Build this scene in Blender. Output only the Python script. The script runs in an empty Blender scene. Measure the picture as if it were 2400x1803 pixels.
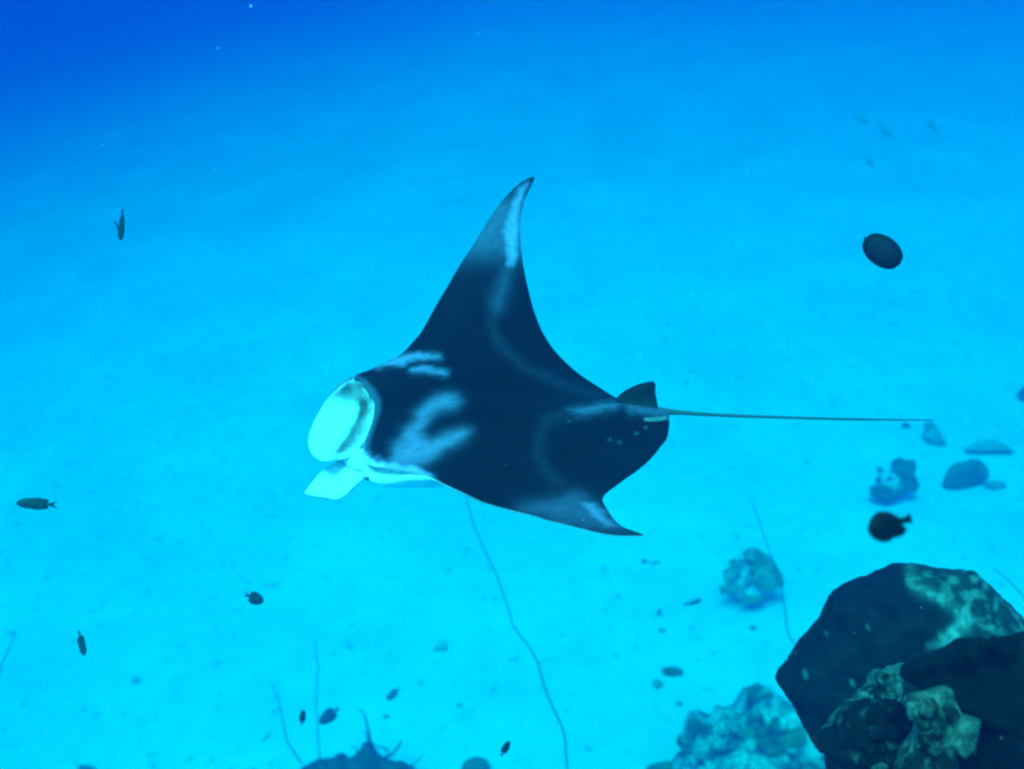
import bpy, bmesh, math, random
import numpy as np
from mathutils import Vector, Matrix, noise

random.seed(7)
sc = bpy.context.scene

# ------------------------------------------------------------------ camera
CAM_Z = 12.0
PITCH = math.radians(30.0)            # looking down
HFOV = math.radians(50.0)
W, H = 2400.0, 1803.0                 # the photograph's own pixels, for laying things out
FPX = (W / 2) / math.tan(HFOV / 2)
CAM = Vector((0, 0, CAM_Z))
FWD = Vector((0, math.cos(PITCH), -math.sin(PITCH)))
RGT = Vector((1, 0, 0))
UPV = Vector((0, math.sin(PITCH), math.cos(PITCH)))
cd = bpy.data.cameras.new('camera')
cam = bpy.data.objects.new('camera', cd)
sc.collection.objects.link(cam)
cam.location = CAM
cam.rotation_euler = (math.pi / 2 - PITCH, 0, 0)
cd.sensor_width = 36
cd.lens = 18 / math.tan(HFOV / 2)
cd.clip_start = 0.05
cd.clip_end = 1000
cd.dof.use_dof = True                # wide-open compact camera focused on the ray
cd.dof.focus_distance = 3.6
cd.dof.aperture_fstop = 1.9
sc.camera = cam

# ------------------------------------------------------------------ light
SUN_EL, SUN_AZ = 64.0, 205.0           # azimuth clockwise from +Y (the way the camera looks)
world = bpy.data.worlds.new('World')
sc.world = world
world.use_nodes = True
wn = world.node_tree
wn.nodes.clear()
sky = wn.nodes.new('ShaderNodeTexSky')
sky.sky_type = 'NISHITA'
sky.sun_disc = False
sky.sun_elevation = math.radians(SUN_EL)
sky.sun_rotation = math.radians(SUN_AZ)
bg = wn.nodes.new('ShaderNodeBackground')
bg.inputs[1].default_value = 0.15
wo = wn.nodes.new('ShaderNodeOutputWorld')
wn.links.new(sky.outputs[0], bg.inputs[0])
wn.links.new(bg.outputs[0], wo.inputs[0])
sd = bpy.data.lights.new('sun', 'SUN')
sd.energy = 2.2
sd.angle = math.radians(18)            # wave-scattered sunlight under the surface
sd.color = (1.0, 0.96, 0.9)
sun = bpy.data.objects.new('sun', sd)
sc.collection.objects.link(sun)
el, az = math.radians(SUN_EL), math.radians(SUN_AZ)
to_sun = Vector((math.sin(az) * math.cos(el), math.cos(az) * math.cos(el), math.sin(el)))
sun.rotation_euler = to_sun.to_track_quat('Z', 'Y').to_euler()

sc.view_settings.view_transform = 'Standard'
sc.view_settings.look = 'None'
sc.view_settings.exposure = 1.62
sc.view_settings.gamma = 1.0
sc.view_settings.use_curve_mapping = False
sc.render.engine = 'CYCLES'
cy = sc.cycles
cy.use_denoising = True
cy.max_bounces = 5
cy.diffuse_bounces = 2
cy.glossy_bounces = 2
cy.volume_bounces = 3
cy.sample_clamp_indirect = 4
cy.filter_width = 2.5

# ------------------------------------------------------------------ helpers
def P(px, py, d):
    """Point seen at photo pixel (px,py), d metres along the viewing axis."""
    px, py, d = float(px), float(py), float(d)
    return CAM + d * (FWD + RGT * ((px - W / 2) / FPX) + UPV * ((H / 2 - py) / FPX))

def proj(co):
    v = np.asarray(co) - np.array(CAM)
    d = v @ np.array(FWD)
    return W / 2 + FPX * (v @ np.array(RGT)) / d, H / 2 - FPX * (v @ np.array(UPV)) / d, d

def smooth(a, b, x):
    t = min(1, max(0, (x - a) / (b - a)))
    return t * t * (3 - 2 * t)

def ground_z(x, y):
    q = -0.78 * x + 0.62 * y
    z = -9.0 * smooth(6, 120, q) - 0.11 * max(0, -x - 2)
    z += 0.45 * noise.noise(Vector((x * 0.08, y * 0.08, 3.1)))
    z += 0.06 * noise.noise(Vector((x * 0.45, y * 0.45, 8.1)))
    z += 0.03 * noise.noise(Vector((x * 1.7, y * 1.7, 1.3)))
    return z

def ground_depth(px, py):
    d = 3.0
    while d < 140:
        p = P(px, py, d)
        if p.z < ground_z(p.x, p.y):
            return d
        d += 0.03
    return d

def on_ground(px, py):
    return P(px, py, ground_depth(px, py))

def link(name, me, mat=None, parent=None, smooth_=True):
    o = bpy.data.objects.new(name, me)
    sc.collection.objects.link(o)
    if mat is not None:
        me.materials.append(mat)
    if smooth_:
        me.polygons.foreach_set('use_smooth', [True] * len(me.polygons))
    if parent is not None:
        o.parent = parent
        o.matrix_parent_inverse = parent.matrix_world.inverted()
    return o

def tag(o, label, cat, group=None, kind=None):
    o['label'] = label
    o['category'] = cat
    if group:
        o['group'] = group
    if kind:
        o['kind'] = kind
    return o

def empty(name, loc):
    o = bpy.data.objects.new(name, None)
    sc.collection.objects.link(o)
    o.location = loc
    o.matrix_world = Matrix.Translation(loc)
    return o

def mesh_of(verts, faces, name='mesh'):
    me = bpy.data.meshes.new(name)
    me.from_pydata([tuple(v) for v in verts], [], faces)
    me.update()
    return me

def set_color(me, cols):
    a = me.color_attributes.new('pig', 'FLOAT_COLOR', 'POINT')
    c = np.ones((len(me.vertices), 4), dtype=np.float32)
    c[:, :3] = cols
    a.data.foreach_set('color', c.ravel())

def catmull(pts, n):
    """pts: (k,dim) array -> resampled (n,dim) smooth curve through them."""
    p = np.asarray(pts, float)
    k = len(p)
    e = np.vstack([2 * p[0] - p[1], p, 2 * p[-1] - p[-2]])
    out = []
    for t in np.linspace(0, k - 1, n):
        i = min(int(t), k - 2)
        u = t - i
        a, b, c, d = e[i], e[i + 1], e[i + 2], e[i + 3]
        out.append(0.5 * ((2 * b) + (c - a) * u + (2 * a - 5 * b + 4 * c - d) * u * u + (3 * b - a - 3 * c + d) * u ** 3))
    return np.array(out)

def closed_curve(pts, n):
    p = np.asarray(pts, float)
    k = len(p)
    out = []
    for t in np.linspace(0, k, n, endpoint=False):
        i = int(t) % k
        u = t - int(t)
        a, b, c, d = p[i - 1], p[i], p[(i + 1) % k], p[(i + 2) % k]
        out.append(0.5 * ((2 * b) + (c - a) * u + (2 * a - 5 * b + 4 * c - d) * u * u + (3 * b - a - 3 * c + d) * u ** 3))
    return np.array(out)

def sdf_poly(x, y, poly):
    """signed distance (inside negative) of arrays x,y to polygon."""
    poly = np.asarray(poly, float)
    dmin = np.full(x.shape, 1e9)
    ins = np.zeros(x.shape, bool)
    for i in range(len(poly)):
        ax, ay = poly[i]
        bx, by = poly[(i + 1) % len(poly)]
        ex, ey = bx - ax, by - ay
        t = np.clip(((x - ax) * ex + (y - ay) * ey) / (ex * ex + ey * ey + 1e-9), 0, 1)
        dmin = np.minimum(dmin, np.hypot(x - ax - t * ex, y - ay - t * ey))
        if ay != by:
            c = ((ay > y) != (by > y)) & (x < ex * (y - ay) / (by - ay) + ax)
            ins ^= c
    return np.where(ins, -dmin, dmin)

def mpoly(x, y, poly, f):
    return 1 / (1 + np.exp(np.clip(sdf_poly(x, y, poly) / f, -30, 30)))

def mline(x, y, pts, r, f):
    """soft stroke along a polyline"""
    d = np.full(x.shape, 1e9)
    for (ax, ay), (bx, by) in zip(pts[:-1], pts[1:]):
        ex, ey = bx - ax, by - ay
        t = np.clip(((x - ax) * ex + (y - ay) * ey) / (ex * ex + ey * ey + 1e-9), 0, 1)
        d = np.minimum(d, np.hypot(x - ax - t * ex, y - ay - t * ey))
    return 1 / (1 + np.exp(np.clip((d - r) / f, -30, 30)))

# ------------------------------------------------------------------ materials
def base_mat(name, rough=0.7, spec=0.2):
    m = bpy.data.materials.new(name)
    m.use_nodes = True
    nt = m.node_tree
    b = nt.nodes['Principled BSDF']
    b.inputs['Roughness'].default_value = rough
    b.inputs['Specular IOR Level'].default_value = spec
    return m, nt, b

def tex_noise(nt, scale, detail=4, rough=0.55, coord=None):
    n = nt.nodes.new('ShaderNodeTexNoise')
    n.inputs['Scale'].default_value = scale
    n.inputs['Detail'].default_value = detail
    n.inputs['Roughness'].default_value = rough
    if coord is not None:
        nt.links.new(coord, n.inputs['Vector'])
    return n

def ramp(nt, fac, stops):
    r = nt.nodes.new('ShaderNodeValToRGB')
    e = r.color_ramp.elements
    e[0].position, e[0].color = stops[0][0], (*stops[0][1], 1)
    e[1].position, e[1].color = stops[1][0], (*stops[1][1], 1)
    for p, c in stops[2:]:
        q = e.new(p)
        q.color = (*c, 1)
    nt.links.new(fac, r.inputs[0])
    return r

def bump(nt, b, h, strength, dist):
    n = nt.nodes.new('ShaderNodeBump')
    n.inputs['Strength'].default_value = strength
    n.inputs['Distance'].default_value = dist
    nt.links.new(h, n.inputs['Height'])
    nt.links.new(n.outputs[0], b.inputs['Normal'])

def geo_pos(nt):
    return nt.nodes.new('ShaderNodeNewGeometry').outputs['Position']

def pigment_mat(name, rough=0.55, spec=0.25, nscale=40, amount=0.35):
    """Skin: the animal's own pigment (attribute) broken up by fine mottling."""
    m, nt, b = base_mat(name, rough, spec)
    a = nt.nodes.new('ShaderNodeAttribute')
    a.attribute_name = 'pig'
    tc = nt.nodes.new('ShaderNodeTexCoord')
    n = tex_noise(nt, nscale, 5, 0.6, tc.outputs['Object'])
    r = ramp(nt, n.outputs['Fac'], [(0.25, (1 - amount,) * 3), (0.75, (1 + amount * 0.4,) * 3)])
    x = nt.nodes.new('ShaderNodeMix')
    x.data_type = 'RGBA'
    x.blend_type = 'MULTIPLY'
    x.inputs[0].default_value = 1
    nt.links.new(a.outputs['Color'], x.inputs[6])
    nt.links.new(r.outputs[0], x.inputs[7])
    nt.links.new(x.outputs[2], b.inputs['Base Color'])
    bump(nt, b, n.outputs['Fac'], 0.15, 0.004)
    return m

def flat_mat(name, col, rough=0.6, spec=0.2, nscale=30, amount=0.4):
    m, nt, b = base_mat(name, rough, spec)
    tc = nt.nodes.new('ShaderNodeTexCoord')
    n = tex_noise(nt, nscale, 4, 0.6, tc.outputs['Object'])
    r = ramp(nt, n.outputs['Fac'], [(0.25, tuple(c * (1 - amount) for c in col)), (0.75, tuple(min(1, c * (1 + amount)) for c in col))])
    nt.links.new(r.outputs[0], b.inputs['Base Color'])
    return m

def rock_mat(name, dark, pale, lo, hi, scale, seed=0.0, bumpd=0.03):
    """Encrusted reef rock: dark turf with pale crust showing through in patches."""
    m, nt, b = base_mat(name, 0.9, 0.1)
    mp = nt.nodes.new('ShaderNodeMapping')
    mp.inputs['Location'].default_value = (seed, seed * 1.7, -seed)
    nt.links.new(geo_pos(nt), mp.inputs[0])
    n = tex_noise(nt, scale, 7, 0.62, mp.outputs[0])
    n2 = tex_noise(nt, scale * 5, 5, 0.6, mp.outputs[0])
    r = ramp(nt, n.outputs['Fac'], [(lo, dark), (hi, pale)])
    r2 = ramp(nt, n2.outputs['Fac'], [(0.3, (0.55,) * 3), (0.7, (1.15,) * 3)])
    x = nt.nodes.new('ShaderNodeMix')
    x.data_type = 'RGBA'
    x.blend_type = 'MULTIPLY'
    x.inputs[0].default_value = 1
    nt.links.new(r.outputs[0], x.inputs[6])
    nt.links.new(r2.outputs[0], x.inputs[7])
    nt.links.new(x.outputs[2], b.inputs['Base Color'])
    bump(nt, b, n2.outputs['Fac'], 0.8, bumpd)
    return m

def pig_rock_mat(name):
    m, nt, b = base_mat(name, 0.9, 0.1)
    a = nt.nodes.new('ShaderNodeAttribute')
    a.attribute_name = 'pig'
    pos = geo_pos(nt)
    n = tex_noise(nt, 14, 7, 0.65, pos)
    r = ramp(nt, n.outputs['Fac'], [(0.32, (0.45,) * 3), (0.68, (1.25,) * 3)])
    x = nt.nodes.new('ShaderNodeMix')
    x.data_type = 'RGBA'
    x.blend_type = 'MULTIPLY'
    x.inputs[0].default_value = 1
    nt.links.new(a.outputs['Color'], x.inputs[6])
    nt.links.new(r.outputs[0], x.inputs[7])
    nt.links.new(x.outputs[2], b.inputs['Base Color'])
    bump(nt, b, n.outputs['Fac'], 0.8, 0.02)
    return m

def sand_mat():
    m, nt, b = base_mat('white_sand', 0.95, 0.05)
    pos = geo_pos(nt)
    n1 = tex_noise(nt, 0.35, 6, 0.6, pos)
    n2 = tex_noise(nt, 2.6, 6, 0.65, pos)
    n3 = tex_noise(nt, 30, 4, 0.6, pos)
    r1 = ramp(nt, n1.outputs['Fac'], [(0.3, (0.555, 0.525, 0.455)), (0.68, (0.675, 0.645, 0.565))])
    r2 = ramp(nt, n2.outputs['Fac'], [(0.30, (0.80,) * 3), (0.55, (1.0,) * 3)])
    x = nt.nodes.new('ShaderNodeMix')
    x.data_type = 'RGBA'
    x.blend_type = 'MULTIPLY'
    x.inputs[0].default_value = 0.5
    nt.links.new(r1.outputs[0], x.inputs[6])
    nt.links.new(r2.outputs[0], x.inputs[7])
    n4 = tex_noise(nt, 5.5, 3, 0.5, pos)
    r4 = ramp(nt, n4.outputs['Fac'], [(0.30, (0.55,) * 3), (0.36, (1.0,) * 3)])
    x2 = nt.nodes.new('ShaderNodeMix')
    x2.data_type = 'RGBA'
    x2.blend_type = 'MULTIPLY'
    x2.inputs[0].default_value = 0.8
    nt.links.new(x.outputs[2], x2.inputs[6])
    nt.links.new(r4.outputs[0], x2.inputs[7])
    nt.links.new(x2.outputs[2], b.inputs['Base Color'])
    bump(nt, b, n2.outputs['Fac'], 0.5, 0.05)
    return m

# ------------------------------------------------------------------ seabed
def build_seabed():
    def axis(lo, hi, n, c, fine):
        t = np.linspace(-1, 1, n)
        s = np.sign(t) * (fine * np.abs(t) + (1 - fine) * np.abs(t) ** 3)
        return np.where(s < 0, c + s * (c - lo), c + s * (hi - c))
    xs = axis(-150, 150, 300, 0, 0.14)
    ys = axis(-50, 200, 320, 17, 0.14)
    verts = [(x, y, ground_z(x, y)) for y in ys for x in xs]
    nx = len(xs)
    faces = [(j * nx + i, j * nx + i + 1, (j + 1) * nx + i + 1, (j + 1) * nx + i) for j in range(len(ys) - 1) for i in range(nx - 1)]
    o = link('seabed', mesh_of(verts, faces), sand_mat())
    o['kind'] = 'structure'
    o['label'] = 'pale rippled sand sea floor falling away to the far left'
    return o

build_seabed()

# the sea water itself: one closed box round everything
def build_water():
    x, y0, y1, z0, z1 = 180, -70, 230, -30.0, CAM_Z + 3.0
    v = [(-x, y0, z0), (x, y0, z0), (x, y1, z0), (-x, y1, z0), (-x, y0, z1), (x, y0, z1), (x, y1, z1), (-x, y1, z1)]
    f = [(0, 3, 2, 1), (4, 5, 6, 7), (0, 1, 5, 4), (1, 2, 6, 5), (2, 3, 7, 6), (3, 0, 4, 7)]
    m = bpy.data.materials.new('sea_water')
    m.use_nodes = True
    nt = m.node_tree
    nt.nodes.clear()
    out = nt.nodes.new('ShaderNodeOutputMaterial')
    pv = nt.nodes.new('ShaderNodeVolumePrincipled')
    D = 0.6
    scat = (0.003, 0.0068, 0.026)       # scattering per metre
    absb = (0.38, 0.024, 0.0095)        # absorption per metre: red goes first
    pv.inputs['Density'].default_value = D
    pv.inputs['Density Attribute'].default_value = ''
    pv.inputs['Temperature Attribute'].default_value = ''
    pv.inputs['Color'].default_value = (*[s / D for s in scat], 1)
    pv.inputs['Absorption Color'].default_value = (*[max(0, 1 - a / (D * (1 - s / D))) ** 2 for a, s in zip(absb, scat)], 1)
    pv.inputs['Anisotropy'].default_value = 0.8
    nt.links.new(pv.outputs[0], out.inputs['Volume'])
    try:
        m.cycles.homogeneous_volume = True
    except Exception:
        pass
    o = link('haze', mesh_of(v, f), m, smooth_=False)
    o['kind'] = 'stuff'
    o['label'] = 'clear blue sea water filling the whole scene'
    o['category'] = 'water'

build_water()

# ------------------------------------------------------------------ manta ray
M_skin = pigment_mat('manta_skin', 0.6, 0.08, 45, 0.3)

REF = P(1200, 945, 3.7)
YAW = math.radians(15)
M_F = Vector((-math.cos(YAW), -math.sin(YAW), 0))       # heading
M_L = Vector((math.sin(YAW), -math.cos(YAW), 0))        # the animal's left, towards the camera
M_U = Vector((0, 0, 1))

def g(yl):
    return 0.45 * (-yl / 0.85) ** 1.6 if yl < 0 else 0.16 * (yl / 0.95) ** 1.6

def surf_pt(px, py):
    """where the viewing ray meets the animal's curved mid surface"""
    lo, hi = 2.2, 5.6
    prev = None
    d = lo
    best = None
    while d < hi:
        p = P(px, py, d)
        r = p - REF
        h = r.z - g(r.dot(M_L))
        if prev is not None and prev > 0 >= h:
            best = d - 0.01 * (0 - h) / (prev - h + 1e-12)
            break
        prev = h
        d += 0.01
    if best is None:
        best = 3.7
    return P(px, py, best)

def surf_n(p):
    yl = (p - REF).dot(M_L)
    e = 1e-3
    s = (g(yl + e) - g(yl - e)) / (2 * e)
    return (M_U - M_L * s).normalized()

# stations across the disc from far wing tip to near wing tip:
# leading edge px, trailing edge px, half thickness above, below, mouth gap (m)
ST = [
 (1249,415, 1253,418, .004,.004,0), (1238,418, 1248,430, .006,.006,0), (1216,431, 1241,445, .008,.008,0), (1195,451, 1233,460, .010,.010,0),
 (1171,478, 1226,482, .012,.012,0), (1141,521, 1220,515, .015,.015,0), (1111,571, 1219,553, .018,.018,0), (1080,618, 1222,590, .022,.022,0),
 (1050,669, 1228,630, .026,.026,0), (1020,720, 1238,678, .030,.032,0), (990,774, 1251,727, .034,.040,0), (966,804, 1270,775, .038,.050,0),
 (948,824, 1300,822, .042,.062,0), (930,838, 1350,871, .046,.075,0), (903,851, 1400,905, .050,.085,.00), (862,870, 1440,930, .054,.095,.004),
 (828,884, 1475,943, .058,.10,.010), (848,899, 1515,952, .064,.11,.018), (872,932, 1545,958, .070,.12,.024), (879,965, 1562,966, .074,.12,.026),
 (868,1006, 1568,975, .072,.12,.024), (856,1040, 1568,984, .066,.11,.020), (852,1072, 1569,992, .060,.10,.035), (866,1090, 1568,1003, .054,.095,.045),
 (900,1097, 1563,1028, .048,.085,.040), (945,1104, 1548,1048, .042,.075,.018), (1006,1118, 1525,1076, .038,.06,0), (1041,1135, 1497,1101, .034,.05,0),
 (1080,1153, 1469,1121, .030,.04,0), (1131,1177, 1443,1140, .026,.03,0), (1192,1195, 1423,1155, .022,.024,0), (1249,1209, 1413,1168, .018,.02,0),
 (1285,1220, 1414,1178, .015,.016,0), (1327,1230, 1423,1193, .013,.013,0), (1370,1241, 1437,1215, .011,.011,0), (1412,1251, 1456,1233, .009,.009,0),
 (1454,1256, 1483,1244, .006,.006,0), (1500,1256, 1510,1254, .004,.004,0)]

def build_manta():
    root = empty('manta_ray', REF)
    tag(root, 'black manta ray with white shoulder patches and open white mouth gliding over the sand', 'manta ray')
    NS, NU, NL, NC = 230, 120, 50, 12
    st = catmull(np.array(ST, float), NS)
    verts, kinds = [], []
    def shp(c):
        return (c ** 0.5) * ((1 - c) ** 0.9) * 1.95
    for k in range(NS):
        lx, ly, tx, ty, tu, tl, gap = st[k]
        gap = max(gap, 0.0)
        a, b = surf_pt(lx, ly), surf_pt(tx, ty)
        na, nb = surf_n(a), surf_n(b)
        ch = (b - a)
        loop = []
        for i in range(NU):                                  # top, tail to lip
            c = 1 - i / (NU - 1)
            c = c * c * (3 - 2 * c) * 0.4 + c * 0.6
            q = a.lerp(b, c)
            yl = (q - REF).dot(M_L)
            q = q + M_U * (g(yl) - (q - REF).z)              # follow the curved mid surface between the edges
            loop.append((q + na.lerp(nb, c) * tu * shp(c), 0))
        cl = ch.normalized() if ch.length > 1e-6 else Vector((1, 0, 0))
        fw = -cl
        lipu = a
        lipl = a - na * gap * 0.85 + fw * gap * 0.3
        dep = gap * 1.5
        for i in range(NC):                                  # mouth cavity
            t = i / (NC - 1)
            ang = t * math.pi
            ctr = lipu.lerp(lipl, 0.5)
            prof = (lipu - lipl) * 0.5 * math.cos(ang)
            loop.append((lipu.lerp(lipl, t) * 0.0 + ctr + prof * (1.0 + 0.15 * math.sin(ang)) + cl * dep * math.sin(ang), 1))
        for i in range(NL):                                  # belly, lip to tail
            c = (i + 1) / (NL + 1)
            q = a.lerp(b, c)
            yl = (q - REF).dot(M_L)
            q = q + M_U * (g(yl) - (q - REF).z)
            w = (1 - c) ** 1.5
            loop.append((q - na.lerp(nb, c) * (tl * shp(c) + gap * 0.85 * w) + fw * gap * 0.3 * w, 2))
        for p, kd in loop:
            verts.append(p - REF)
            kinds.append(kd)
    n = NU + NC + NL
    faces = []
    for k in range(NS - 1):
        for i in range(n):
            j = (i + 1) % n
            faces.append((k * n + i, k * n + j, (k + 1) * n + j, (k + 1) * n + i))
    faces.append(tuple(range(n)))
    faces.append(tuple((NS - 1) * n + i for i in reversed(range(n))))
    me = mesh_of(verts, faces)
    bm = bmesh.new(); bm.from_mesh(me)
    bmesh.ops.recalc_face_normals(bm, faces=bm.faces)
    bm.to_mesh(me); bm.free()
    co = np.array([tuple(v + REF) for v in verts])
    kd = np.array(kinds)
    x, y, _ = proj(co)
    # the animal's own pigment, a lighter back streak, and painted mouth-cavity shade
    nz = np.array([noise.fractal(Vector(c) * 9, 1.0, 2.0, 4) for c in co])
    nf = np.array([noise.fractal(Vector(c) * 38, 1.0, 2.0, 3) for c in co])
    xx, yy = x + 6 * nz + 5 * nf, y + 5 * nz - 5 * nf
    dark = 0.0055 + 0.002 * nz
    pale = np.zeros(len(co))
    # near shoulder hook
    hook = [(1058,925),(1075,938),(1062,955),(1030,960),(1008,972),(995,990),(985,1010),(992,1026),(1012,1030),(1045,1017),(1084,1008),(1100,1012),
            (1082,1032),(1040,1058),(1003,1083),(975,1092),(930,1092),(915,1088),(922,1066),(924,1042),(942,1030),(948,1012),(970,992),(982,966),(1002,946),(1030,930)]
    pale = np.maximum(pale, 0.21 * mpoly(xx, yy, hook, 6.5))
    # far shoulder bar and lens
    pale = np.maximum(pale, 0.26 * mpoly(xx, yy, [(905,846),(930,835),(960,830),(1030,833),(1032,839),(980,842),(950,848),(945,858),(915,858),(885,864),(890,856)], 3.0))
    pale = np.maximum(pale, 0.22 * mline(xx, yy, [(968,868),(990,866),(1015,868),(1042,873)], 7.0, 3.0))
    # pale wing-tip panels
    pale = np.maximum(pale, 0.34 * mpoly(xx, yy, [(1235,432),(1232,446),(1221,478),(1214,515),(1214,560),(1214,592),(1203,622),(1192,620),(1184,590),(1184,545),(1190,505),(1202,475),(1218,450)], 5.0))
    zone = 1 / (1 + np.exp((yy - 600) / 16)) * (1 / (1 + np.exp(-(yy - 462) / 10)))
    pale = np.maximum(pale, 0.11 * zone)
    pale = np.maximum(pale, 0.07 * mline(xx, yy, [(1195,610),(1180,665),(1165,715)], 13, 9))
    pale = np.maximum(pale, 0.02 * mline(xx, yy, [(1165,700),(1152,760),(1175,815),(1230,860),(1310,895),(1400,930)], 9, 6))
    nearp = mpoly(xx, yy, [(1220,1192),(1300,1168),(1345,1152),(1385,1172),(1415,1200),(1440,1225),(1468,1243),(1400,1238),(1310,1218)], 9)
    pale = np.maximum(pale, 0.09 * nearp)
    pale = np.maximum(pale, 0.26 * mpoly(xx, yy, [(1362,1178),(1390,1180),(1412,1200),(1430,1222),(1448,1236),(1420,1232),(1385,1208)], 5))
    pale = np.maximum(pale, 0.02 * mline(xx, yy, [(1340,965),(1282,985),(1265,1020),(1258,1065),(1285,1110),(1330,1150)], 10, 7))
    pale = np.maximum(pale, 0.14 * mpoly(xx, yy, [(1335,962),(1400,947),(1455,938),(1470,944),(1440,954),(1390,966),(1350,972)], 5))  # lighter streak along the back ridge
    pale = np.maximum(pale, 0.12 * mline(xx, yy, [(1480,953),(1530,962),(1566,966)], 12, 5))
    # scars
    for sx, sy, sr in [(1429,1031,3), (1452,1037,2.5), (1492,1016,3), (1334,987,2), (1514,1002,3)]:
        pale = np.maximum(pale, 0.14 * mline(x, y, [(sx - 1, sy), (sx + 1, sy)], sr * 0.6, 1.2))
    # lighter lip and cheek
    lip = np.zeros(len(co))
    n_ = n
    idx = np.arange(len(co)) % n_
    chord = np.where(idx < NU, idx / (NU - 1), 0)
    stn = np.arange(len(co)) // n_
    gapv = np.repeat(np.clip(st[:, 6], 0, 1), n_)
    lip = (gapv > 0.003) * (stn < 0.6 * NS) * np.clip((chord - 0.955) / 0.03, 0, 1)
    pale = np.maximum(pale, 0.10 * lip)
    pale = np.maximum(pale, 0.75 * mpoly(xx, yy, [(815,1060),(850,1058),(868,1078),(905,1088),(905,1120),(815,1120)], 4))
    pale = np.maximum(pale, 0.38 * mpoly(xx, yy, [(895,1087),(935,1086),(975,1092),(1015,1112),(1015,1128),(895,1128)], 3))
    v = dark + pale
    cav = np.clip((idx - NU) / (NC - 1), 0, 1) * 2 - 1  # cavity colour is darkest at its deepest, as painted-in shade
    belly_c = np.clip((idx - NU - NC + 1) / (NL + 1), 0, 1)
    margin = (gapv < 0.005) * np.clip(1 - belly_c / 0.12, 0, 1)
    shoulder = mpoly(x, y, [(880, 1080), (1060, 1120), (1060, 1160), (880, 1140)], 20)
    v = np.where(kd == 0, v, np.where(kd == 1, np.where(stn > 0.56 * NS, 0.7, 0.16 + 0.30 * np.abs(cav) ** 2), 0.8 - 0.77 * margin * (1 - shoulder)))
    blue = np.where((kd == 0), 1.0, 0.0)
    cols = np.stack([v * (1 - 0.12 * blue), v * (1 - 0.16 * blue), v * (1 + 0.3 * blue)], 1)
    set_color(me, cols)
    body = link('body', me, M_skin)
    body.location = REF
    body.parent = root
    body.matrix_parent_inverse = root.matrix_world.inverted()
    return root

manta = build_manta()

def plate(name, rows, mat, parent, thick, cols=None, origin=None):
    """A fin: grid of 3-D points (rows x cols) given real thickness that thins to the rim."""
    R_, C_ = len(rows), len(rows[0])
    pts = np.array([[tuple(p) for p in r] for r in rows])
    du = np.gradient(pts, axis=1)
    dv = np.gradient(pts, axis=0)
    nn = np.cross(du, dv)
    nn /= (np.linalg.norm(nn, axis=2, keepdims=True) + 1e-9)
    i = np.linspace(-1, 1, R_)[:, None]
    j = np.linspace(-1, 1, C_)[None, :]
    t = thick * np.sqrt(np.clip((1 - np.abs(i) ** 4) * (1 - np.abs(j) ** 4), 0, 1))[..., None] * 0.5
    top = (pts + nn * t).reshape(-1, 3)
    bot = (pts - nn * t).reshape(-1, 3)
    v = np.vstack([top, bot])
    o0 = np.array(origin)
    N = R_ * C_
    f = []
    for a in range(R_ - 1):
        for b in range(C_ - 1):
            q = (a * C_ + b, a * C_ + b + 1, (a + 1) * C_ + b + 1, (a + 1) * C_ + b)
            f.append(q)
            f.append(tuple(N + s for s in reversed(q)))
    me = mesh_of(v - o0, f)
    bm = bmesh.new(); bm.from_mesh(me)
    bmesh.ops.remove_doubles(bm, verts=bm.verts, dist=1e-6)
    bmesh.ops.recalc_face_normals(bm, faces=bm.faces)
    bm.to_mesh(me); bm.free()
    o = link(name, me, mat)
    o.location = origin
    if parent is not None:
        o.parent = parent
        o.matrix_parent_inverse = parent.matrix_world.inverted()
    return o, v

def fin_from_edges(e1, e2, n1=26, n2=22, bow=0.0, bowdir=None):
    """rows between two edge curves of (px,py,depth)"""
    a, b = catmull(e1, n1), catmull(e2, n1)
    rows = []
    for t in np.linspace(0, 1, n2):
        r = []
        for k in range(n1):
            p = P(*(a[k] * (1 - t) + b[k] * t))
            if bowdir is not None:
                p = p + bowdir * (bow * 4 * t * (1 - t) * math.sin(math.pi * min(1, (k / (n1 - 1)) * 1.2) * 0.8))
            r.append(p)
        rows.append(r)
    return rows

def color_by(o, fn):
    me = o.data
    co = np.array([tuple(o.location + v.co) for v in me.vertices])
    x, y, d = proj(co)
    c = fn(x, y, d)
    set_color(me, np.stack([c, c, c], 1))

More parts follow.
